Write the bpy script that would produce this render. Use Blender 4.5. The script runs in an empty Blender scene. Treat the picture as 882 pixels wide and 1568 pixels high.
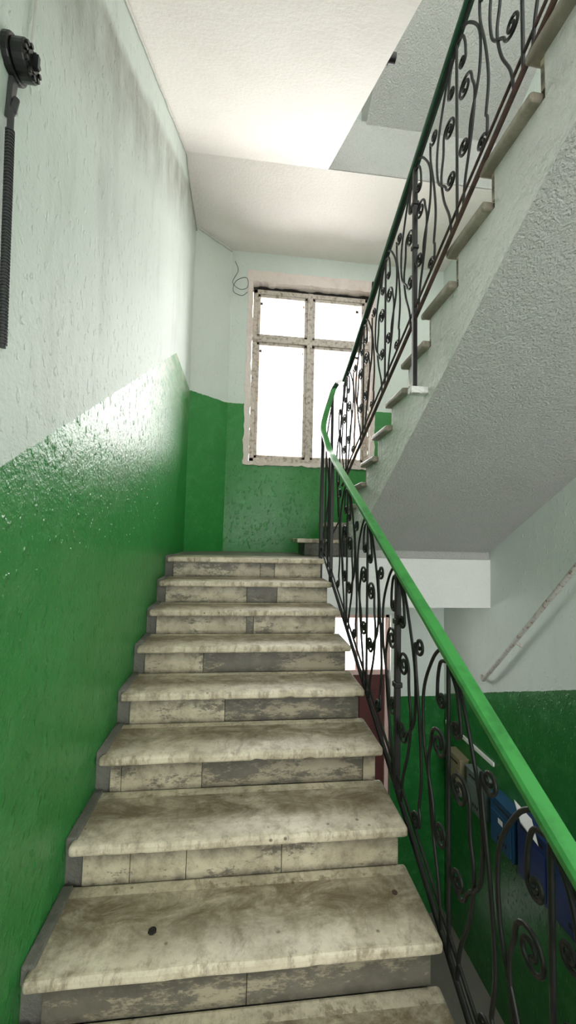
import bpy, bmesh, math, random
from mathutils import Vector, Matrix, noise as mnoise
random.seed(4)
CZ = 4.306   # camera height above the ground floor; geometry is written relative to eye level, then lifted
scene = bpy.context.scene
COL = scene.collection

# ------------------------------------------------------------------ materials
def new_mat(name):
    m = bpy.data.materials.new(name); m.use_nodes = True
    nt = m.node_tree
    b = nt.nodes['Principled BSDF']
    return m, nt, b
def N(nt, t, **kw):
    n = nt.nodes.new(t)
    for k, v in kw.items():
        setattr(n, k, v)
    return n
def val(nt, sock, v):
    if isinstance(v, bpy.types.NodeSocket): nt.links.new(v, sock)
    else: sock.default_value = v
def math_(nt, op, a, b=0.0, c=None, clamp=False):
    n = N(nt, 'ShaderNodeMath', operation=op); n.use_clamp = clamp
    val(nt, n.inputs[0], a); val(nt, n.inputs[1], b)
    if c is not None: val(nt, n.inputs[2], c)
    return n.outputs[0]
def maprange(nt, v, a, b, c=0.0, d=1.0):
    n = N(nt, 'ShaderNodeMapRange')
    val(nt, n.inputs[0], v)
    n.inputs[1].default_value = a; n.inputs[2].default_value = b
    n.inputs[3].default_value = c; n.inputs[4].default_value = d
    return n.outputs[0]
def mix(nt, f, a, b, mode='MIX'):
    n = N(nt, 'ShaderNodeMix', data_type='RGBA', blend_type=mode)
    val(nt, n.inputs[0], f)
    for s, v in ((n.inputs[6], a), (n.inputs[7], b)):
        if isinstance(v, bpy.types.NodeSocket): nt.links.new(v, s)
        else: s.default_value = (v[0], v[1], v[2], 1)
    return n.outputs[2]
def coords(nt):
    return N(nt, 'ShaderNodeTexCoord').outputs['Object']
def noise(nt, vec, scale, detail=4, rough=0.55, sc=None, dist=0.0):
    if sc is not None:
        mp = N(nt, 'ShaderNodeMapping'); mp.inputs['Scale'].default_value = sc
        nt.links.new(vec, mp.inputs[0]); vec = mp.outputs[0]
    n = N(nt, 'ShaderNodeTexNoise')
    n.inputs['Scale'].default_value = scale; n.inputs['Detail'].default_value = detail
    n.inputs['Roughness'].default_value = rough; n.inputs['Distortion'].default_value = dist
    nt.links.new(vec, n.inputs['Vector'])
    return n.outputs[0]
def bump(nt, b, h, strength, dist):
    n = N(nt, 'ShaderNodeBump')
    n.inputs['Strength'].default_value = strength; n.inputs['Distance'].default_value = dist
    nt.links.new(h, n.inputs['Height']); nt.links.new(n.outputs[0], b.inputs['Normal'])
def srgb(r, g, b):
    f = lambda c: (c/255/12.92) if c/255 <= 0.04045 else ((c/255+0.055)/1.055)**2.4
    return (f(r), f(g), f(b))

PALE = srgb(218, 228, 221); GREEN = srgb(46, 140, 62)

def wall_paint(name, zmax=None, slope=0.0, y0=0.0, both=False, pale=PALE, green=GREEN, stains=0.5,
               bumpd=0.003, grime_glare=False):
    """pale limewash over green oil-paint dado; border at z = zmax + slope*(y-y0), capped at zmax"""
    m, nt, b = new_mat(name)
    P = coords(nt)
    sx = N(nt, 'ShaderNodeSeparateXYZ'); nt.links.new(P, sx.inputs[0])
    n1 = noise(nt, P, 1.3, 5, 0.6)
    n2 = noise(nt, P, 9, 6, 0.65)
    streak = noise(nt, P, 2.2, 6, 0.7, sc=(1, 2.2, 0.45))
    c = mix(nt, maprange(nt, n1, 0.35, 0.7, 0, 0.5), pale, tuple(x*0.90 for x in pale))
    c = mix(nt, maprange(nt, streak, 0.52, 0.8, 0, stains), c, srgb(164, 170, 162))
    c = mix(nt, maprange(nt, n2, 0.62, 0.8, 0, 0.25), c, srgb(234, 239, 235))
    if grime_glare:
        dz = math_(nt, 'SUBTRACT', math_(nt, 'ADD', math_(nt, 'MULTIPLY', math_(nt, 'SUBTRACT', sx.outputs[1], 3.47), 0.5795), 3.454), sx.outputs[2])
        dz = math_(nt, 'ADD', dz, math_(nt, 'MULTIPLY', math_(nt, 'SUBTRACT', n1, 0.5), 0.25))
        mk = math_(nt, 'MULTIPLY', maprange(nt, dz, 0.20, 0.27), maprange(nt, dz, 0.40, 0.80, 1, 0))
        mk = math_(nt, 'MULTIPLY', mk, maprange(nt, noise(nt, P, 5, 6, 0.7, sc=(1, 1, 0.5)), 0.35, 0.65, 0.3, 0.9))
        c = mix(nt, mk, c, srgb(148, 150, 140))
    fine = noise(nt, P, 70, 3, 0.6)
    mid = noise(nt, P, 20, 4, 0.6)
    bl = noise(nt, P, 34, 2, 0.5, sc=(1, 1, 0.6))
    h = math_(nt, 'ADD', math_(nt, 'MULTIPLY', fine, 0.6), math_(nt, 'MULTIPLY', mid, 0.8))
    h = math_(nt, 'ADD', h, math_(nt, 'MULTIPLY', maprange(nt, bl, 0.60, 0.70), 0.9))
    if zmax is None:
        nt.links.new(c, b.inputs['Base Color']); b.inputs['Roughness'].default_value = 0.6
    else:
        line = math_(nt, 'ADD', math_(nt, 'MULTIPLY', math_(nt, 'SUBTRACT', sx.outputs[1], y0), slope), zmax)
        if not both: line = math_(nt, 'MINIMUM', line, zmax)
        wob = math_(nt, 'MULTIPLY', math_(nt, 'SUBTRACT', noise(nt, P, 12, 6, 0.7), 0.5), 0.030)
        d = math_(nt, 'SUBTRACT', math_(nt, 'ADD', line, wob), sx.outputs[2])
        f = maprange(nt, d, -0.002, 0.002)
        g = mix(nt, maprange(nt, n1, 0.3, 0.7), green, tuple(x*0.80 for x in green))
        g = mix(nt, maprange(nt, n2, 0.48, 0.78, 0, 0.45), g, srgb(88, 166, 96))
        glint_speck = noise(nt, P, 60, 5, 0.75)
        g = mix(nt, maprange(nt, glint_speck, 0.62, 0.68, 0, 0.6), g, srgb(158, 198, 158))  # pale specks paint specular glints into the green
        dk = noise(nt, P, 28, 5, 0.7)
        g = mix(nt, maprange(nt, dk, 0.60, 0.70, 0, 0.3), g, srgb(28, 88, 40))
        if grime_glare:   # whitish window glare painted in with chalky scuffs, just below the border
            rub_glare = math_(nt, 'MULTIPLY', maprange(nt, d, 0.0, 0.7, 1, 0), maprange(nt, noise(nt, P, 5, 8, 0.8, sc=(1, 0.7, 2)), 0.42, 0.58, 0, 0.8))
            rub_glare = math_(nt, 'MULTIPLY', rub_glare, maprange(nt, sx.outputs[1], 1.4, 2.3, 0.15, 1))
            g = mix(nt, rub_glare, g, srgb(176, 188, 162))
        c2 = mix(nt, f, c, g)
        nt.links.new(c2, b.inputs['Base Color'])
        nt.links.new(maprange(nt, f, 0, 1, 0.6, 0.30), b.inputs['Roughness'])
    bump(nt, b, h, 0.9, bumpd)
    return m

def plaster(name, col, rough=0.75, bscale=30, bstr=0.8, bdist=0.005, stain=0.3, stcol=srgb(150, 150, 146), pit=0.15):
    m, nt, b = new_mat(name); P = coords(nt)
    n1 = noise(nt, P, 2.0, 6, 0.65)
    n2 = noise(nt, P, bscale, 5, 0.6)
    n3 = noise(nt, P, bscale*0.25, 3, 0.6)
    c = mix(nt, maprange(nt, n1, 0.48, 0.75, 0, stain), col, stcol)
    c = mix(nt, maprange(nt, n2, 0.3, 0.5, pit, 0), c, tuple(x*0.6 for x in col))
    nt.links.new(c, b.inputs['Base Color']); b.inputs['Roughness'].default_value = rough
    h = math_(nt, 'ADD', maprange(nt, n2, 0.4, 0.7), math_(nt, 'MULTIPLY', n3, 1.2))
    bump(nt, b, h, bstr, bdist)
    return m

YN, RUNN = 3.303, 0.2847
def marble(name, kind='tread'):
    m, nt, b = new_mat(name); P = coords(nt)
    sx = N(nt, 'ShaderNodeSeparateXYZ'); nt.links.new(P, sx.inputs[0])
    big = noise(nt, P, 3.0, 6, 0.65, dist=0.3)
    med = noise(nt, P, 13, 7, 0.72)
    fin = noise(nt, P, 80, 3, 0.6)
    cream = srgb(236, 225, 202); grey = srgb(160, 148, 126); dark = srgb(62, 58, 52)
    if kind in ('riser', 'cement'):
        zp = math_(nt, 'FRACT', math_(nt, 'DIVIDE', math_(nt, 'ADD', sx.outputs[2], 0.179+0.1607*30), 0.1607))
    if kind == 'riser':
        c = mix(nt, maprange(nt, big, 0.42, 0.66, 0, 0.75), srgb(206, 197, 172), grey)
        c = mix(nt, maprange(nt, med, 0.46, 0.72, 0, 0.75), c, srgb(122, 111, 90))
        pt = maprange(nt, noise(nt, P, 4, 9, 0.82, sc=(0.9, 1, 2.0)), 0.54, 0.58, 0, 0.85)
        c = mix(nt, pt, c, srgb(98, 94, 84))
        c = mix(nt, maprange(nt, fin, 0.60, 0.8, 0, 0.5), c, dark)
    elif kind == 'cement':
        c = mix(nt, maprange(nt, big, 0.42, 0.70, 0, 0.8), srgb(116, 112, 100), srgb(84, 81, 74))
        c = mix(nt, maprange(nt, med, 0.3, 0.7, 0, 0.6), c, srgb(74, 70, 62))
        pt = maprange(nt, noise(nt, P, 5, 9, 0.85, sc=(0.6, 1, 1.8)), 0.50, 0.56, 0, 0.75)
        c = mix(nt, pt, c, srgb(176, 166, 142))
    else:
        c = mix(nt, maprange(nt, big, 0.42, 0.70, 0, 0.5), cream, grey)
        c = mix(nt, maprange(nt, med, 0.46, 0.70, 0, 0.7), c, srgb(146, 130, 102))
        v = N(nt, 'ShaderNodeTexVoronoi'); v.inputs['Scale'].default_value = 16
        nt.links.new(P, v.inputs[0])
        sp = math_(nt, 'MULTIPLY', maprange(nt, v.outputs[0], 0.07, 0.14, 1, 0), maprange(nt, noise(nt, P, 6), 0.48, 0.54))
        c = mix(nt, math_(nt, 'MULTIPLY', sp, 0.8), c, srgb(76, 58, 42))
        # ingrained dirt in the middle and back of each tread, brushed diagonally
        ph = math_(nt, 'FRACT', math_(nt, 'DIVIDE', math_(nt, 'SUBTRACT', sx.outputs[1], YN-0.02), RUNN))
        sm = noise(nt, P, 4.5, 8, 0.78, sc=(1.0, 2.2, 1), dist=0.7)
        dirt = math_(nt, 'MULTIPLY', maprange(nt, ph, 0.16, 0.62, 0.12, 1), maprange(nt, sm, 0.38, 0.60, 0.30, 0.95))
        c = mix(nt, dirt, c, srgb(116, 100, 76))
        st = noise(nt, P, 6, 6, 0.78, sc=(2.6, 1.0, 1), dist=0.6)
        c = mix(nt, maprange(nt, st, 0.54, 0.70, 0, 0.6), c, srgb(116, 103, 80))
        # grime gathers at both ends, next to wall and railing
        ex = math_(nt, 'ADD', maprange(nt, sx.outputs[0], -0.60, -0.42, 1, 0), maprange(nt, sx.outputs[0], 0.55, 0.70, 0, 0.8))
        c = mix(nt, math_(nt, 'MULTIPLY', ex, maprange(nt, med, 0.35, 0.6, 0.1, 0.8)), c, srgb(112, 100, 80))
        edge = maprange(nt, noise(nt, P, 18, 6, 0.75, sc=(1, 1, 0.3)), 0.52, 0.62, 0, 0.65)
        edge = math_(nt, 'MULTIPLY', edge, maprange(nt, ph, 0.04, 0.20, 1, 0.35))
        c = mix(nt, edge, c, srgb(112, 94, 68))
        if kind == 'tread_grey':
            c = mix(nt, 0.65, c, srgb(128, 124, 113))
    if kind in ('riser', 'cement'):  # shadow under each nosing painted in, mixed with ingrained dirt top and bottom
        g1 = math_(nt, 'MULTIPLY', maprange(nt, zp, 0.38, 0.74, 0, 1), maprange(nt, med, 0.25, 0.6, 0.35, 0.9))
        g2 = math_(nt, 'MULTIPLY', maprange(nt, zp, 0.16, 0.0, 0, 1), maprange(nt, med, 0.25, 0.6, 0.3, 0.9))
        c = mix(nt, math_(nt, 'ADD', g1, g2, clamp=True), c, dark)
    nt.links.new(c, b.inputs['Base Color'])
    nt.links.new(maprange(nt, med, 0.3, 0.7, 0.35, 0.55), b.inputs['Roughness'])
    h = math_(nt, 'ADD', math_(nt, 'MULTIPLY', med, 1.0), math_(nt, 'MULTIPLY', fin, 0.3))
    bump(nt, b, h, 0.6, 0.003)
    return m

def simple(name, col, rough=0.5, metal=0.0, var=0.25, scale=20, col2=None, bstr=0.3, lo=0.5, hi=0.7):
    m, nt, b = new_mat(name); P = coords(nt)
    n = noise(nt, P, scale, 5, 0.65)
    c = mix(nt, maprange(nt, n, lo, hi, 0, 1 if col2 else var), col, col2 if col2 else tuple(x*0.5 for x in col))
    nt.links.new(c, b.inputs['Base Color'])
    b.inputs['Roughness'].default_value = rough; b.inputs['Metallic'].default_value = metal
    bump(nt, b, n, bstr, 0.002)
    return m

M_left = wall_paint('paint_left_wall', 1.568, 0.597, 3.438, stains=0.5, grime_glare=True, bumpd=0.0045)
M_back = wall_paint('paint_back_wall', 1.568, stains=0.15)
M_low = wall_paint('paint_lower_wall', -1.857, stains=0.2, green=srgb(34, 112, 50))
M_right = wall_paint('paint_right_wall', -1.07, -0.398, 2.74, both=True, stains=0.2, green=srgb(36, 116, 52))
M_ceil = plaster('ceiling_whitewash', srgb(240, 235, 229), bscale=40, bstr=0.6, bdist=0.003, stain=0.25, stcol=srgb(212, 200, 192), pit=0.08)
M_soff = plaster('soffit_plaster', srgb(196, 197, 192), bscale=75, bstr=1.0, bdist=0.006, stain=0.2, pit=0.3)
M_string = plaster('string_plaster', srgb(230, 232, 228), bscale=20, bstr=1.0, bdist=0.011, stain=0.3)
M_beam = plaster('beam_plaster', srgb(232, 234, 230), bscale=40, bdist=0.002, stain=0.1, pit=0.03)
M_conc = plaster('grey_cement', srgb(112, 111, 103), bscale=24, bstr=0.8, bdist=0.005, stain=0.5, stcol=srgb(76, 74, 68))
M_gside = plaster('green_string_paint', srgb(34, 104, 48), rough=0.45, bscale=24, bstr=0.8, bdist=0.004, stain=0.3, stcol=srgb(24, 76, 36))
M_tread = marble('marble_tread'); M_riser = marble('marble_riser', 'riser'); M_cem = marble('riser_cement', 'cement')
M_treadg = marble('marble_tread_grey', 'tread_grey')
M_floor = plaster('floor_concrete', srgb(120, 118, 108), rough=0.6, bscale=12, bdist=0.003)
M_iron = simple('wrought_iron', srgb(26, 26, 26), 0.45, 0.3, col2=srgb(46, 41, 38), scale=14, lo=0.55, hi=0.75)
M_rust = simple('rusty_iron', srgb(84, 62, 54), 0.7, 0.1, col2=srgb(44, 38, 36), scale=12, lo=0.42, hi=0.6)
M_rail1 = simple('handrail_green_paint', srgb(62, 148, 70), 0.4, col2=srgb(38, 108, 48), scale=9, lo=0.48, hi=0.75)
M_rail2 = simple('handrail_dark_green_paint', srgb(18, 68, 40), 0.4, col2=srgb(14, 46, 30), scale=9)
M_wood = simple('window_old_paint', srgb(204, 195, 186), 0.6, col2=srgb(134, 120, 104), scale=24, lo=0.48, hi=0.68)
M_trimw = plaster('window_reveal_plaster', srgb(236, 224, 218), bscale=20, bdist=0.006, stain=0.5, stcol=srgb(184, 144, 130))
M_outer = simple('window_outer_frame', srgb(220, 188, 180), 0.6, var=0.2)
M_dark = simple('dark_gap', srgb(38, 34, 32), 0.9)
M_black = simple('black_bakelite', srgb(24, 24, 25), 0.38, var=0.4)
M_cond = simple('grey_conduit', srgb(62, 63, 64), 0.45, var=0.4)
M_red = simple('door_red_paint', srgb(86, 42, 40), 0.6, col2=srgb(66, 34, 32), scale=10)
M_paper = simple('paper', srgb(240, 240, 238), 0.8, var=0.1)
M_blue = simple('mailbox_blue', srgb(32, 80, 118), 0.45, var=0.4, scale=8)
M_navy = simple('mailbox_navy', srgb(24, 46, 98), 0.4, var=0.4, scale=8)
M_beige = simple('mailbox_beige', srgb(150, 140, 114), 0.5, var=0.4, scale=8)
M_mgrey = simple('mailbox_grey', srgb(112, 124, 122), 0.5, var=0.4, scale=8)
M_pipe = simple('painted_pipe', srgb(190, 188, 180), 0.5, col2=srgb(124, 98, 80), scale=30, lo=0.52, hi=0.66)
M_cable = simple('white_cable', srgb(206, 206, 198), 0.6, var=0.4)
mg, nt, b = new_mat('window_glass')
gl = N(nt, 'ShaderNodeBsdfGlossy'); gl.inputs['Roughness'].default_value = 0.05
tr = N(nt, 'ShaderNodeBsdfTransparent'); ms = N(nt, 'ShaderNodeMixShader')
lw = N(nt, 'ShaderNodeFresnel'); lw.inputs[0].default_value = 1.3
nt.links.new(lw.outputs[0], ms.inputs[0]); nt.links.new(tr.outputs[0], ms.inputs[1]); nt.links.new(gl.outputs[0], ms.inputs[2])
nt.links.new(ms.outputs[0], nt.nodes['Material Output'].inputs[0])

# ------------------------------------------------------------------ geometry helpers
TOP = []
def empty(name):
    e = bpy.data.objects.new(name, None); COL.objects.link(e); e.empty_display_size = 0.1
    TOP.append(e); return e
def finish(bm, name, mat, parent=None, bevel=0, seg=2, smooth=False):
    bmesh.ops.recalc_face_normals(bm, faces=bm.faces)
    me = bpy.data.meshes.new(name); bm.to_mesh(me); bm.free()
    for mm in (mat if isinstance(mat, (list, tuple)) else [mat]): me.materials.append(mm)
    ob = bpy.data.objects.new(name, me); COL.objects.link(ob)
    if parent: ob.parent = parent
    else: TOP.append(ob)
    if bevel:
        md = ob.modifiers.new('bevel', 'BEVEL'); md.width = bevel; md.segments = seg; md.limit_method = 'ANGLE'
    if smooth:
        for p in me.polygons: p.use_smooth = True
    return ob
def add_box(bm, x0, x1, y0, y1, z0, z1, mi=0):
    vs = [bm.verts.new(c) for c in ((x0, y0, z0), (x1, y0, z0), (x1, y1, z0), (x0, y1, z0), (x0, y0, z1), (x1, y0, z1), (x1, y1, z1), (x0, y1, z1))]
    for q in ((0, 3, 2, 1), (4, 5, 6, 7), (0, 1, 5, 4), (1, 2, 6, 5), (2, 3, 7, 6), (3, 0, 4, 7)):
        f = bm.faces.new([vs[i] for i in q]); f.material_index = mi
def boxes(name, lst, mat, parent=None, bevel=0, seg=2):
    bm = bmesh.new()
    for b_ in lst: add_box(bm, *b_)
    return finish(bm, name, mat, parent, bevel, seg)
def prism(name, poly, a0, a1, axis, mat, parent=None, bevel=0, matside=None):
    """poly is (y,z) for axis x, (x,y) for axis z"""
    bm = bmesh.new()
    def P(p, a): return (a, p[0], p[1]) if axis == 'x' else (p[0], p[1], a)
    A = [bm.verts.new(P(p, a0)) for p in poly]; B = [bm.verts.new(P(p, a1)) for p in poly]
    f1 = bm.faces.new(A); f2 = bm.faces.new(B); n = len(poly)
    if matside: f1.material_index = f2.material_index = 1
    for i in range(n):
        bm.faces.new((A[i], A[(i+1) % n], B[(i+1) % n], B[i]))
    bmesh.ops.recalc_face_normals(bm, faces=bm.faces)
    bmesh.ops.triangulate(bm, faces=[f for f in bm.faces if len(f.verts) > 4])
    return finish(bm, name, [mat, matside] if matside else mat, parent, bevel)
def catmull(pts, k=8):
    pts = [Vector(p) for p in pts]; out = []
    P = [pts[0]*2-pts[1]] + pts + [pts[-1]*2-pts[-2]]
    for i in range(1, len(P)-2):
        p0, p1, p2, p3 = P[i-1:i+3]
        for j in range(k):
            t = j/k
            out.append(0.5*((2*p1)+(p2-p0)*t+(2*p0-5*p1+4*p2-p3)*t*t+(3*p1-p0-3*p2+p3)*t**3))
    out.append(pts[-1]); return out
def tubes(name, splines, r, mat, parent=None, res=2):
    cu = bpy.data.curves.new(name, 'CURVE'); cu.dimensions = '3D'; cu.bevel_depth = r; cu.bevel_resolution = res
    cu.use_fill_caps = True
    for s in splines:
        sp = cu.splines.new('POLY'); sp.points.add(len(s)-1)
        for i, p in enumerate(s): sp.points[i].co = (p[0], p[1], p[2], 1)
    cu.materials.append(mat)
    ob = bpy.data.objects.new(name, cu); COL.objects.link(ob)
    dg = bpy.context.evaluated_depsgraph_get()
    me = bpy.data.meshes.new_from_object(ob.evaluated_get(dg))
    bpy.data.objects.remove(ob)
    me.name = name
    for p in me.polygons: p.use_smooth = True
    ob = bpy.data.objects.new(name, me); COL.objects.link(ob)
    if parent: ob.parent = parent
    else: TOP.append(ob)
    return ob
def sweep(name, path, w, h, mat, parent):
    """flat handrail profile swept along the path, kept level across"""
    bm = bmesh.new(); rings = []
    path = [Vector(p) for p in path]
    prof = [(-w/2, -h*0.2), (-w/2, h*0.25), (-w*0.36, h*0.5), (w*0.36, h*0.5), (w/2, h*0.25), (w/2, -h*0.2), (w*0.38, -h*0.5), (-w*0.38, -h*0.5)]
    for i, p in enumerate(path):
        d = (path[min(i+1, len(path)-1)] - path[max(i-1, 0)]).normalized()
        side = d.cross(Vector((0, 0, 1))).normalized(); up = side.cross(d).normalized()
        rings.append([bm.verts.new(p+side*a+up*b_) for a, b_ in prof])
    for i in range(len(rings)-1):
        for j in range(8):
            bm.faces.new((rings[i][j], rings[i][(j+1) % 8], rings[i+1][(j+1) % 8], rings[i+1][j]))
    bm.faces.new(rings[0]); bm.faces.new(rings[-1])
    return finish(bm, name, mat, parent, 0)

# ------------------------------------------------------------------ dimensions
XL, XR = -0.618, 2.467
YB = 4.665
RUN, R = 0.2847, 0.1607
K = R/RUN
LZ = -0.179           # landing level
CEIL, YC, XC, K3 = 3.454, 3.47, 0.693, 0.5795
ZTOP = 7.9
YBK = -3.2
GZ = -4.306
X0T, X1T = -0.597, 0.693

# ---- walls
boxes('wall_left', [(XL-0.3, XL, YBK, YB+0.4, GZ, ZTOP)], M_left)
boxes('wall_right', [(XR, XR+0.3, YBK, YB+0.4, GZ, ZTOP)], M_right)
WX0, WX1, WZ0, WZ1 = 0.0, 1.54, 0.87, 3.20
LSB = LZ-0.10
boxes('wall_back', [(XL, WX0, YB, YB+0.4, LSB, ZTOP), (WX1, XR, YB, YB+0.4, LSB, ZTOP),
                    (WX0, WX1, YB, YB+0.4, LSB, WZ0), (WX0, WX1, YB, YB+0.4, WZ1, ZTOP)], M_back)
DX0, DX1, DZ1 = 1.00, 1.80, -0.90
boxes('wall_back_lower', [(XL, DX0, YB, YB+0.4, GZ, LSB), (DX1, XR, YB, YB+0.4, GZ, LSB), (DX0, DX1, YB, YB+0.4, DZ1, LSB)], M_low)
prism('wall_corner', [(XL, 4.327), (-0.225, YB), (XL, YB)], LZ, CEIL, 'z', M_back)
boxes('ceiling_top', [(XL, XR, YBK, YB, ZTOP-0.1, ZTOP)], M_ceil)
boxes('floor', [(XL, XR, YBK, YB, GZ-0.1, GZ)], M_floor)

# ---- half landings
e = empty('landing')
YBM = 3.744
boxes('slab', [(XL, 0.66, 3.62, YB, -0.36, LZ), (0.66, XR, YBM+0.01, YB, -0.36, LZ-0.001)], M_floor, e)
boxes('beam', [(0.66, XR, YBM, YBM+0.2, -0.654, LZ-0.002), (XL, 0.66, 3.60, 3.80, -0.65, LZ-0.04)], M_beam, e)
def flight3_z(y): return CEIL - K3*(YC-y)
boxes('ceiling', [(XL, XR, YC, YB, CEIL, CEIL+0.33)], M_ceil)

# ---- flights
RIS = {1: [(0, .5, 1), (.5, 1, 1)], 2: [(0, .14, 0), (.14, .31, 0), (.31, .61, 0), (.61, 1, 0)], 3: [(0, .04, 0), (.04, .33, 0), (.33, .95, 1), (.95, 1, 0)],
       4: [(0, .40, 0), (.40, 1, 1)], 5: [(0, .28, 0), (.28, 1, 1)], 6: [(0, .49, 0), (.49, .53, 1), (.53, 1, 0)],
       7: [(0, .49, 0), (.49, .68, 1), (.68, 1, 0)], 8: [(0, .58, 0), (.58, .68, 1), (.68, 1, 0)]}
def steps(name, ys, zs, x0, x1, dirn, body_poly, bx0, bx1, bodymat, sidemat, tmat, off=None):
    e = empty(name)
    prism('concrete_body', body_poly, bx0, bx1, 'x', bodymat, e, matside=sidemat)
    for i, (y, z) in enumerate(zip(ys, zs)):
        nxt = ys[i+1] if i+1 < len(ys) else y+dirn*RUN
        back = nxt + dirn*0.035
        bm = bmesh.new()
        n = 60; j = random.uniform(-0.004, 0.004)
        top = []; bot = []; topb = []; botb = []
        for k in range(n+1):
            x = x0 + (x1-x0)*k/n
            w = mnoise.noise(Vector((x*5, y*7, z*3)))*0.004 + max(0, mnoise.noise(Vector((x*16, y*7, 3)))-0.20)*0.030
            dz = mnoise.noise(Vector((x*4, 9, y*3)))*0.003
            top.append(bm.verts.new((x, y+dirn*(w)+j, z+dz-0.001))); bot.append(bm.verts.new((x, y+dirn*(w+0.004)+j, z-0.042)))
            topb.append(bm.verts.new((x, back, z+0.001))); botb.append(bm.verts.new((x, back, z-0.042)))
        for k in range(n):
            bm.faces.new((top[k], top[k+1], topb[k+1], topb[k])); bm.faces.new((bot[k], bot[k+1], botb[k+1], botb[k]))
            bm.faces.new((top[k], top[k+1], bot[k+1], bot[k])); bm.faces.new((topb[k], topb[k+1], botb[k+1], botb[k]))
        bm.faces.new((top[0], topb[0], botb[0], bot[0])); bm.faces.new((top[n], topb[n], botb[n], bot[n]))
        finish(bm, 'tread_%d' % (i+1), tmat, e, 0.013, 3)
        zr = zs[i-1] if i > 0 else z-R
        ya = y+dirn*0.028; yb = y+dirn*0.05
        segs = RIS.get(i-2, [(0, .3, 0), (.3, .62, 0), (.62, 1, 0)]) if off else [(0, 1, 0)]
        rx0, rx1 = x0+0.045, x1-0.03
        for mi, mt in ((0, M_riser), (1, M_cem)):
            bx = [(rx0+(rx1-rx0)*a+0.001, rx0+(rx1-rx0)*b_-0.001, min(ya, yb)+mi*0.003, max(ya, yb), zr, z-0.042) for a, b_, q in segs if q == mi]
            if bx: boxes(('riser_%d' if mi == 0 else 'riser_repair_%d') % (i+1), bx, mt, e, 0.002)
    return e
ys1 = [3.303-RUN*(8-i) for i in range(-2, 9)]
zs1 = [LZ-R*(8-i) for i in range(-2, 9)]
poly = []
for i, (y, z) in enumerate(zip(ys1, zs1)):
    zr = zs1[i-1] if i > 0 else z-R
    poly += [(y+0.05, zr-0.042), (y+0.05, z-0.042)]
poly += [(3.62, LZ-0.042), (3.62, LZ-0.042-0.35), (ys1[0]+0.05, zs1[0]-R-0.30)]
st1 = steps('staircase', ys1, zs1, X0T, X1T, 1, poly, XL, 0.66, M_conc, M_gside, M_tread, off=True)
def flat_disc(name, x, y, z, r, mat, parent):
    bm = bmesh.new()
    A = [bm.verts.new((x+r*math.cos(t*math.pi/8)*(1+0.12*math.sin(3*t)), y+r*math.sin(t*math.pi/8), z)) for t in range(16)]
    B = [bm.verts.new((v.co.x, v.co.y, z-0.006)) for v in A]
    bm.faces.new(A); bm.faces.new(B)
    for i in range(16): bm.faces.new((A[i], A[(i+1) % 16], B[(i+1) % 16], B[i]))
    return finish(bm, name, mat, parent)
z1t = LZ-R*7
flat_disc('old_rail_hole', -0.255, 1.43, z1t+0.004, 0.013, M_dark, st1)
flat_disc('rust_spot', 0.60, 1.50, z1t+0.003, 0.010, M_rust, st1)
fil = []
for y, z in zip(ys1, zs1):
    fil.append((XL, X0T+0.02, y+0.035, y+RUN+0.03, z-0.05, z+0.008))
boxes('trim_4', fil, M_conc, None, 0.006)
FL = zs1[0]-R
boxes('floor_landing', [(XL, XR, YBK, -0.62, FL-0.22, FL), (XL, 0.66, -0.62, ys1[0]+0.05, FL-0.22, FL)], M_floor)

C2, CS, K2 = 2.576, 2.03, 0.568
R2 = 0.168; RUN2 = 0.2958
FX0, FX1 = 1.05, XR
ys2 = [3.07+RUN2*(6-k) for k in range(1, 15)]
zs2 = [LZ+R2*k for k in range(1, 15)]
ys2[0] = 4.46; ys2[1] = 4.20
def f2poly(dz=0):
    p = []
    for i, (y, z) in enumerate(zip(ys2, zs2)):
        zr = zs2[i-1] if i > 0 else LZ
        p += [(y-0.05, zr-0.042 if i > 0 else LZ), (y-0.05, z-0.042)]
    yend = ys2[-1]-RUN2
    p += [(yend, zs2[-1]-0.042), (yend, CS-K2*yend), (YBM+0.02, CS-K2*(YBM+0.02)), (YBM+0.02, LZ)]
    return [(a, b_+dz) for a, b_ in p]
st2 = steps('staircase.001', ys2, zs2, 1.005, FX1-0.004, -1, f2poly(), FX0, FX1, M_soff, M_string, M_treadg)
boxes('starting_step', [(0.62, 1.0, 3.95, 4.40, LZ, zs2[0]-0.042)], M_conc, st2, 0.004)
boxes('starting_tread', [(0.54, 1.0, 3.92, 4.46, zs2[0]-0.042, zs2[0])], M_tread, st2, 0.010, 3)
boxes('second_step', [(0.86, 1.0, 3.92, 4.15, zs2[0], zs2[1]-0.042)], M_conc, st2, 0.004)
boxes('second_tread', [(0.80, 1.0, 3.90, 4.20, zs2[1]-0.042, zs2[1])], M_tread, st2, 0.010, 3)
H = 3.88
e = empty('staircase.002')
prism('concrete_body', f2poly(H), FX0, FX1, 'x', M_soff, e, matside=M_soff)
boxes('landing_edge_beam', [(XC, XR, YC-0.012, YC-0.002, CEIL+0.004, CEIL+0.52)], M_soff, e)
e = empty('staircase.003')
prism('concrete_body', [(YC, CEIL), (YC, CEIL+0.33), (-1.6, flight3_z(-1.6)+0.40), (-1.6, flight3_z(-1.6))], XL, XC, 'x', M_ceil, e, matside=M_soff)
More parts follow.
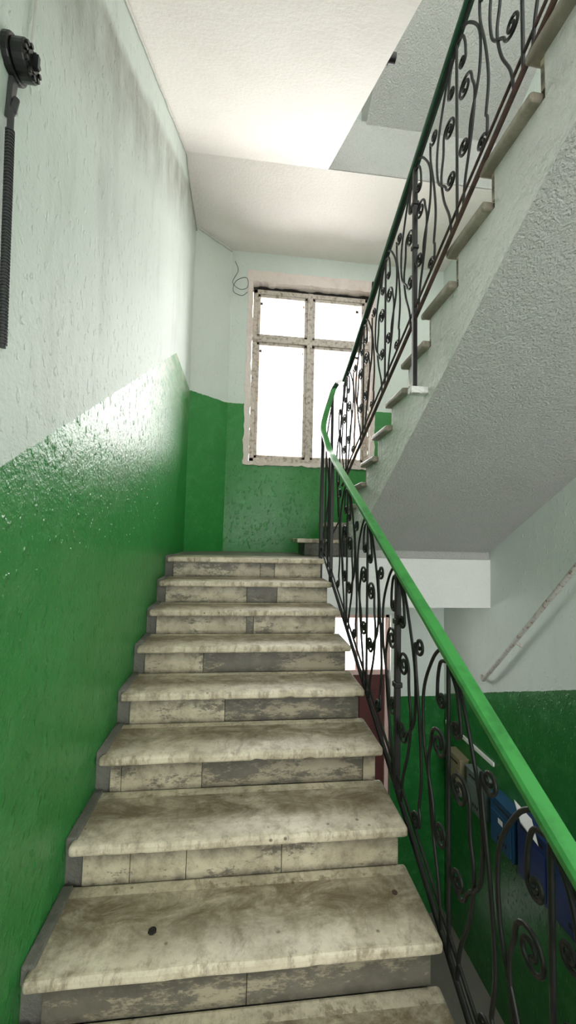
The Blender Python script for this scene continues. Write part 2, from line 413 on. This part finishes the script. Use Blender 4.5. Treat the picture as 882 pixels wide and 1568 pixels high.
# ---- basement flight
e = empty('staircase.004')
poly = [(-0.62, FL)]
n0 = 14; R0 = (FL-GZ)/n0
for k in range(n0):
    z = FL-R0*(k+1); poly += [(-0.62+0.28*k, z), (-0.62+0.28*(k+1), z)]
poly = poly[:-1] + [(-0.62+0.28*(n0-1), GZ), (-0.62, GZ)]
prism('concrete_body', poly, 1.10, XR, 'x', M_gside, e, matside=M_gside)
boxes('marble_treads', [(1.08, XR-0.004, -0.62+0.28*k, -0.62+0.28*(k+1)+0.03, FL-R0*(k+1), FL-R0*(k+1)+0.035) for k in range(12)], M_treadg, e, 0.008)

# ------------------------------------------------------------------ railings
def railing(e, X, line, y0, y1, centers, posts, vb, vt, U, mat, brail, postfoot=0.0):
    h = vt-vb
    sl = []
    def rel(c, u, v): return (c+u, line(c+u)+vb+v)     # follows the pitch of the stair
    def volute(c, u, v, r, turns, a0, cw, tail):
        cy, cz = rel(c, u, v); n = 30; pts = []
        for i in range(n+1):
            t = i/n; a = a0-cw*(1-t)*turns*2*math.pi; rr = r*(0.16+0.84*t)
            pts.append((cy+rr*math.cos(a), cz+rr*math.sin(a)))
        tl = [pts[-1]] + [rel(c, a_, b_) for a_, b_ in tail]
        tl = [(q.x, q.y) for q in catmull([(a_, b_, 0) for a_, b_ in tl], 7)]
        pts = pts[:-1]+tl
        sl.append([(X(py), py, pz) for py, pz in pts])
    q = U/0.46
    for c in centers:
        for s in (-1, 1):
            # large volute flanking the upright, long S-tail to the foot
            volute(c, s*0.070*q, 0.62*h, 0.056*q, 1.8, math.pi if s < 0 else 0, s*-1,
                   [(s*0.130*q, 0.56*h), (s*0.150*q, 0.46*h), (s*0.125*q, 0.30*h), (s*0.070*q, 0.13*h), (s*0.050*q, 0.0)])
            # lower volute, bow bar up to the handrail
            volute(c, s*0.060*q, 0.32*h, 0.046*q, 1.7, math.pi if s < 0 else 0, s,
                   [(s*0.118*q, 0.37*h), (s*0.185*q, 0.50*h), (s*0.190*q, 0.70*h), (s*0.115*q, 0.89*h), (s*0.04*q, h)])
            # small C-scroll tucked under the handrail
            volute(c, s*0.050*q, 0.80*h, 0.030*q, 1.5, math.pi if s < 0 else 0, s, [(s*0.075*q, 0.86*h), (s*0.055*q, 0.93*h), (s*0.012*q, 0.97*h)])
        # S-scroll filling the space between two uprights
        volute(c, 0.5*U, 0.84*h, 0.040*q, 1.5, 0, 1, [(0.5*U+0.035*q, 0.74*h), (0.5*U, 0.55*h), (0.5*U-0.02*q, 0.35*h), (0.5*U, 0.2*h)])
        volute(c, 0.5*U+0.030*q, 0.11*h, 0.036*q, 1.5, math.pi, 1, [(0.5*U-0.01*q, 0.17*h), (0.5*U, 0.2*h)])
    tubes('scrolls', sl, 0.0066, mat, e)
    tubes('balusters', [[(X(c), c, line(c)+vb), (X(c), c, line(c)+vt)] for c in centers if c not in posts], 0.0075, mat, e)
    boxes('posts', [(X(c)-0.013, X(c)+0.013, c-0.013, c+0.013, line(c)+vb-postfoot, line(c)+vt) for c in posts], mat, e, 0.003)
    boxes('post_collars', [(X(c)-0.019, X(c)+0.019, c-0.019, c+0.019, line(c)+vb+f*h-0.012, line(c)+vb+f*h+0.012) for c in posts for f in (0.47, 0.76)], mat, e, 0.004)
    tubes('bottom_rail', [[(X(y0), y0, line(y0)+vb), (X(y1), y1, line(y1)+vb)]], 0.012, brail, e)
    tubes('lower_rail', [[(X(y0), y0, line(y0)+vb+0.07), (X(y1), y1, line(y1)+vb+0.07)]], 0.007, brail, e)
    tubes('top_flat', [[(X(y0), y0, line(y0)+vt-0.006), (X(y1), y1, line(y1)+vt-0.006)]], 0.009, mat, e)

e = empty('stair_railing')
X1 = 0.73
line1 = lambda y: -1.15+K*y      # handrail centre line
cs = [1.81+0.46*k for k in range(-3, 4)]
railing(e, lambda y: X1, line1, 0.25, 3.25, cs[:-1], [cs[0], cs[3]], -1.0, -0.015, 0.46, M_iron, M_iron)
NX, NY = 0.73, 3.66
boxes('newel_post', [(X1-0.014, X1+0.014, 3.225, 3.253, -0.40, 0.66), (NX-0.016, NX+0.016, NY, NY+0.032, -0.50, 1.02), (0.835, 0.862, 3.80, 3.827, -0.18, 1.42)], M_iron, e, 0.003)
tubes('landing_infill', [[(X1, 3.25, -0.33), (NX, NY, -0.10)], [(X1, 3.25, -0.26), (NX, NY, -0.03)], [(X1, 3.36, -0.25), (X1, 3.36, 0.70)], [(X1, 3.50, -0.16), (X1, 3.50, 0.84)],
      [(NX, NY, -0.10), (0.85, 3.80, 0.0), (0.93, 3.72, 0.20)]], 0.008, M_iron, e)
hr = [(X1, 0.1, line1(0.1)), (X1, 1.6, line1(1.6)), (X1, 3.05, line1(3.05))] + catmull([(X1, 3.10, line1(3.10)), (X1, 3.22, line1(3.22)+0.01), (X1, 3.36, 0.755), (X1, 3.52, 0.90), (NX, 3.66, 1.03), (0.765, 3.73, 1.19), (0.855, 3.80, 1.48)], 6)
sweep('handrail', hr, 0.054, 0.034, M_rail1, e)

e = empty('stair_railing.001')
X2 = lambda y: 0.95+(2.76-y)*0.045
line2 = lambda y: 3.518-K2*y
railing(e, X2, line2, 3.62, 0.05, [2.19+0.44*k for k in range(-4, 4)], [2.19, 2.19-1.32], -0.97, -0.015, 0.44, M_iron, M_rust, postfoot=0.42)
boxes('post_feet', [(X2(y)-0.03, FX0, y-0.03, y+0.03, line2(y)-1.42, line2(y)-1.38) for y in (2.19,)], M_string, e, 0.006)
hr = [(0.855, 3.80, 1.48), (0.885, 3.76, 1.53), (X2(3.6), 3.60, line2(3.60)+0.02)] + [(X2(y), y, line2(y)) for y in (3.4, 3.2, 2.2, 1.2, 0.0)]
sweep('handrail', hr, 0.046, 0.034, M_rail2, e)
tubes('turn_infill', [catmull([(0.75, 3.70, -0.05), (0.82, 3.78, 0.45), (0.78, 3.74, 0.9), (0.85, 3.79, 1.40)]), catmull([(0.90, 3.70, 0.2), (0.88, 3.72, 0.8), (0.91, 3.68, 1.1), (0.92, 3.64, 1.46)])], 0.007, M_iron, e)

# ------------------------------------------------------------------ window
e = empty('window_1')
FY0, FY1 = YB+0.09, YB+0.16
MX = 0.755; TZ = 2.42
ft = 0.055
fx0, fx1, fz0, fz1 = WX0+0.045, WX1-0.03, WZ0+0.02, WZ1-0.15
fr = [(fx0, fx0+ft, FY0, FY1, fz0, fz1), (fx1-ft, fx1, FY0, FY1, fz0, fz1), (fx0, fx1, FY0, FY1, fz0, fz0+ft), (fx0, fx1, FY0, FY1, fz1-ft, fz1),
      (MX-0.032, MX+0.032, FY0-0.01, FY1, fz0, fz1), (fx0, fx1, FY0-0.012, FY1, TZ-0.035, TZ+0.035)]
boxes('frame', fr, M_wood, e, 0.006)
sash = []
for (a, b_) in ((fx0+ft, MX-0.032), (MX+0.032, fx1-ft)):
    for (c, d) in ((fz0+ft, TZ-0.035), (TZ+0.035, fz1-ft)):
        s = 0.035
        sash += [(a, a+s, FY0+0.012, FY1-0.01, c, d), (b_-s, b_, FY0+0.012, FY1-0.01, c, d), (a, b_, FY0+0.012, FY1-0.01, c, c+s), (a, b_, FY0+0.012, FY1-0.01, d-s, d)]
boxes('sashes', sash, M_wood, e, 0.004)
osash = []
for (a, b_) in ((fx0+ft+0.03, MX-0.03), (MX+0.03, fx1-ft-0.03)):
    for (c, d) in ((fz0+0.09, TZ-0.05), (TZ+0.05, fz1-0.06)):
        s = 0.04
        osash += [(a, a+s, YB+0.26, YB+0.30, c, d), (b_-s, b_, YB+0.26, YB+0.30, c, d), (a, b_, YB+0.26, YB+0.30, c, c+s), (a, b_, YB+0.26, YB+0.30, d-s, d)]
boxes('outer_sashes', osash, M_outer, e, 0.004)
boxes('glass', [(fx0+ft, fx1-ft, FY0+0.03, FY0+0.034, fz0+ft, fz1-ft)], mg, e)
boxes('latches', [(MX-0.010, MX+0.010, FY0-0.03, FY0-0.01, z, z+0.05) for z in (1.65, 2.70)], M_wood, e, 0.003)
boxes('head_gap', [(WX0+0.02, WX1-0.02, FY0+0.01, FY1, fz1, WZ1)], M_dark, e)
def rough_strip(name, segs, mat, parent):
    bm = bmesh.new()
    for (x0, x1, y0, y1, z0, z1) in segs: add_box(bm, x0, x1, y0, y1, z0, z1)
    bmesh.ops.subdivide_edges(bm, edges=[ed for ed in bm.edges if ed.calc_length() > 0.5], cuts=40, use_grid_fill=True)
    for v in bm.verts:
        v.co += Vector((mnoise.noise(v.co*14), 0, mnoise.noise(v.co*14+Vector((5, 0, 0)))))*0.02
    return finish(bm, name, mat, parent)
rough_strip('trim_1', [(WX0-0.025, WX0+0.04, YB-0.010, YB+0.10, WZ0-0.03, WZ1+0.02), (WX0-0.03, WX1+0.03, YB-0.012, YB+0.10, WZ1-0.115, WZ1+0.02),
                       (WX0-0.03, WX1+0.03, YB-0.02, YB+0.10, WZ0-0.03, WZ0+0.015), (WX1-0.03, WX1+0.03, YB-0.012, YB+0.10, WZ0-0.03, WZ1+0.02)], M_trimw, None)
cord = []
for i in range(60):
    y = 0.2+(YC-0.2)*i/59; cord.append((XL+0.008, y, flight3_z(y)-0.012+mnoise.noise(Vector((0, y*6, 0)))*0.012))
c2 = [(XL+0.008, YC+(4.32-YC)*i/14, CEIL-0.06*min(1, i/3)+mnoise.noise(Vector((3, i*.9, 0)))*0.012) for i in range(15)]
c3 = [(XL+0.39*i/8, 4.325+0.335*i/8-0.008, CEIL-0.03+mnoise.noise(Vector((3, i*.9, 4)))*0.012) for i in range(9)]
tubes('trim_2', [cord+c2+c3], 0.007, M_cable)
tubes('loose_wires', [catmull([(-0.19, 4.64, 3.30), (-0.15, 4.63, 3.18), (-0.21, 4.62, 3.02), (-0.12, 4.60, 2.93), (-0.03, 4.62, 2.98), (-0.05, 4.63, 3.10), (-0.17, 4.62, 3.04), (-0.20, 4.63, 2.92), (-0.10, 4.61, 2.86), (-0.03, 4.63, 2.92)])], 0.0035, M_cond)

# ------------------------------------------------------------------ entrance door in the lower hall
e = empty('door_1')
TB = -1.62
boxes('frame', [(DX0, DX0+0.05, YB+0.06, YB+0.16, GZ, DZ1), (DX1-0.05, DX1, YB+0.06, YB+0.16, GZ, DZ1), (DX0, DX1, YB+0.06, YB+0.16, DZ1-0.05, DZ1), (DX0, DX1, YB+0.06, YB+0.16, TB, TB+0.06),
                (1.39, 1.42, YB+0.08, YB+0.14, TB, DZ1)], M_outer, e, 0.006)
boxes('leaf', [(DX0+0.05, DX1-0.05, YB+0.09, YB+0.14, GZ, TB)], M_red, e, 0.004)
pz = ((GZ+0.15, GZ+0.75), (GZ+0.9, GZ+1.5), (GZ+1.65, GZ+2.5))
boxes('panels', [(DX0+0.12, 1.37, YB+0.075, YB+0.10, z0, z1) for z0, z1 in pz] + [(1.44, DX1-0.12, YB+0.075, YB+0.10, z0, z1) for z0, z1 in pz], M_red, e, 0.01)
boxes('handle', [(1.40, 1.42, YB+0.02, YB+0.09, GZ+1.05, GZ+1.2)], M_iron, e, 0.004)

# ------------------------------------------------------------------ mailboxes on the right wall
def mailbox(y, z, w, h, d, mat, paper=False, label=False):
    e = empty('mailbox')
    x1 = XR
    boxes('body', [(x1-d, x1, y-w/2, y+w/2, z-h/2, z+h/2)], mat, e, 0.008)
    boxes('lid', [(x1-d-0.012, x1, y-w/2-0.008, y+w/2+0.008, z+h/2, z+h/2+0.014)], mat, e, 0.004)
    boxes('door', [(x1-d-0.008, x1-d, y-w/2+0.025, y+w/2-0.025, z-h/2+0.03, z+h/2-0.11)], mat, e, 0.003)
    boxes('slot', [(x1-d-0.004, x1-d+0.001, y-w/2+0.05, y+w/2-0.05, z+h/2-0.06, z+h/2-0.045)], M_dark, e)
    boxes('vents', [(x1-d-0.011, x1-d-0.007, y-w/4+k*0.035, y-w/4+k*0.035+0.016, z-h/2+0.07, z-h/2+0.10) for k in range(4)], M_dark, e)
    if label: boxes('label', [(x1-d-0.011, x1-d-0.007, y-0.03, y+0.03, z+0.02, z+0.06)], M_paper, e)
    if paper:
        bm = bmesh.new()
        vs = [bm.verts.new(c) for c in ((x1-d-0.02, y-0.10, z+h/2-0.05), (x1-d-0.02, y+0.10, z+h/2-0.02), (x1-d-0.06, y+0.12, z+h/2+0.16), (x1-d-0.05, y-0.07, z+h/2+0.13), (x1-d-0.09, y, z+h/2+0.06))]
        bm.faces.new((vs[0], vs[1], vs[4])); bm.faces.new((vs[1], vs[2], vs[4])); bm.faces.new((vs[2], vs[3], vs[4])); bm.faces.new((vs[3], vs[0], vs[4]))
        finish(bm, 'letters', M_paper, e)
mailbox(4.27, -2.50, 0.26, 0.34, 0.10, M_beige)
mailbox(3.88, -2.50, 0.28, 0.38, 0.10, M_mgrey)
mailbox(3.45, -2.52, 0.32, 0.40, 0.11, M_blue, label=True)
mailbox(3.06, -2.50, 0.34, 0.46, 0.12, M_navy, True)
mailbox(2.66, -2.50, 0.34, 0.46, 0.12, M_navy)
boxes('trim_3', [(XR-0.02, XR, 3.7, 4.6, -2.15, -2.11)], M_beam, None, 0.005)
e = empty('wall_handrail')
XP = XR-0.07
tubes('pipe', [catmull([(XR-0.01, 3.88, -1.36), (XP+0.02, 3.80, -1.37), (XP, 3.70, -1.29), (XP, 3.3, -0.87), (XP, 2.64, -0.17), (XP, 2.0, 0.51)], 6)], 0.018, M_pipe, e)
tubes('brackets', [[(XP, y, -0.87-(y-3.3)*1.06), (XR, y, -0.91-(y-3.3)*1.06)] for y in (3.3, 2.4)], 0.01, M_pipe, e)

# ------------------------------------------------------------------ black switch with its conduit on the left wall
def disc(bm, c, r, x0, x1, n=24):
    A = []; B = []
    for i in range(n):
        a = 2*math.pi*i/n
        A.append(bm.verts.new((x0, c[0]+r*math.cos(a), c[1]+r*math.sin(a)))); B.append(bm.verts.new((x1, c[0]+r*math.cos(a), c[1]+r*math.sin(a))))
    bm.faces.new(A); bm.faces.new(B)
    for i in range(n): bm.faces.new((A[i], A[(i+1) % n], B[(i+1) % n], B[i]))
e = empty('rotary_switch')
bm = bmesh.new(); cy, cz = 1.005, 1.185
disc(bm, (cy, cz), 0.050, XL, XL+0.018); disc(bm, (cy, cz), 0.042, XL+0.018, XL+0.05)
finish(bm, 'body', M_black, e, 0.004)
bm = bmesh.new()
for k in range(10):
    a = k*math.pi/5
    p = (cy+0.033*math.cos(a), cz+0.033*math.sin(a)); disc(bm, p, 0.006, XL+0.045, XL+0.056, 10)
disc(bm, (cy, cz), 0.022, XL+0.045, XL+0.054, 20)
add_box(bm, XL+0.05, XL+0.068, cy-0.005, cy+0.005, cz-0.018, cz+0.018)
finish(bm, 'knob', M_black, e)
bm = bmesh.new()
vs = [[bm.verts.new((x, y, z)) for y, z in ((1.000, 1.15), (1.026, 1.15), (1.012, 1.03), (0.994, 1.02))] for x in (XL, XL+0.012)]
bm.faces.new(vs[0]); bm.faces.new(vs[1])
for i in range(4): bm.faces.new((vs[0][i], vs[0][(i+1) % 4], vs[1][(i+1) % 4], vs[1][i]))
finish(bm, 'bracket', M_cond, e, 0.003)
ctop, cbot = 1.000, 1.030
tubes('conduit_core', [catmull([(XL+0.020, 1.006, 1.08), (XL+0.016, 1.003, 1.04), (XL+0.014, ctop, 0.99), (XL+0.014, cbot, 0.45)], 8)], 0.008, M_cond, e)
ringl = [[(XL+0.014, ctop+(cbot-ctop)*i/67, 0.99-0.008*i), (XL+0.014, ctop+(cbot-ctop)*i/67, 0.986-0.008*i)] for i in range(67)]
tubes('conduit_corrugation', ringl, 0.0108, M_cond, e, 2)
tubes('feed_wire', [catmull([(XL+0.02, 1.04, 1.19), (XL+0.006, 1.07, 1.24), (XL+0.006, 1.08, 1.38), (XL+0.006, 1.10, 1.7)])], 0.003, M_cable, e)
e = empty('ceiling_lamp_socket')
ly = 1.95; lz = flight3_z(ly)+0.06
bm = bmesh.new(); disc(bm, (ly, lz), 0.035, XC-0.02, XC+0.02); disc(bm, (ly, lz), 0.025, XC+0.02, XC+0.06)
finish(bm, 'socket', M_black, e, 0.003)

# ------------------------------------------------------------------ lift everything to sit on the ground floor
for o in TOP: o.location.z += CZ

# ------------------------------------------------------------------ light
w = bpy.data.worlds.new('overcast'); scene.world = w; w.use_nodes = True
bg = w.node_tree.nodes['Background']; bg.inputs[0].default_value = (1.0, 0.985, 0.965, 1); bg.inputs[1].default_value = 4.7
def area(name, loc, rot, sx_, sy_, p, col=(1, 1, 1)):
    l = bpy.data.lights.new(name, 'AREA'); l.shape = 'RECTANGLE'; l.size = sx_; l.size_y = sy_; l.energy = p; l.color = col
    o = bpy.data.objects.new(name, l); COL.objects.link(o); o.location = loc; o.rotation_euler = rot
    return o
area('window_daylight', (0.77, YB+0.6, 2.1+CZ), (math.radians(-90), 0, 0), 1.9, 2.8, 220, (1, 0.98, 0.97))
area('door_daylight', (1.4, YB+0.55, -1.25+CZ), (math.radians(-90), 0, 0), 0.9, 0.8, 16, (1, 0.98, 0.96))

# ------------------------------------------------------------------ camera
cam = bpy.data.cameras.new('camera'); co = bpy.data.objects.new('camera', cam); COL.objects.link(co)
cam.sensor_fit = 'VERTICAL'; cam.sensor_height = 36; cam.sensor_width = 36*1000/1777
cam.lens = 609.12/1568*36; cam.clip_start = 0.02
yaw, pitch, roll = .1120, .0630, .0238
fw = Vector((math.sin(yaw)*math.cos(pitch), math.cos(yaw)*math.cos(pitch), math.sin(pitch)))
rt0 = Vector((math.cos(yaw), -math.sin(yaw), 0)); up0 = rt0.cross(fw)
rt = math.cos(roll)*rt0+math.sin(roll)*up0; up = -math.sin(roll)*rt0+math.cos(roll)*up0
m = Matrix((rt, up, -fw)).transposed().to_4x4(); m.translation = Vector((0, 0, CZ))
co.matrix_world = m
scene.camera = co
scene.view_settings.view_transform = 'Standard'
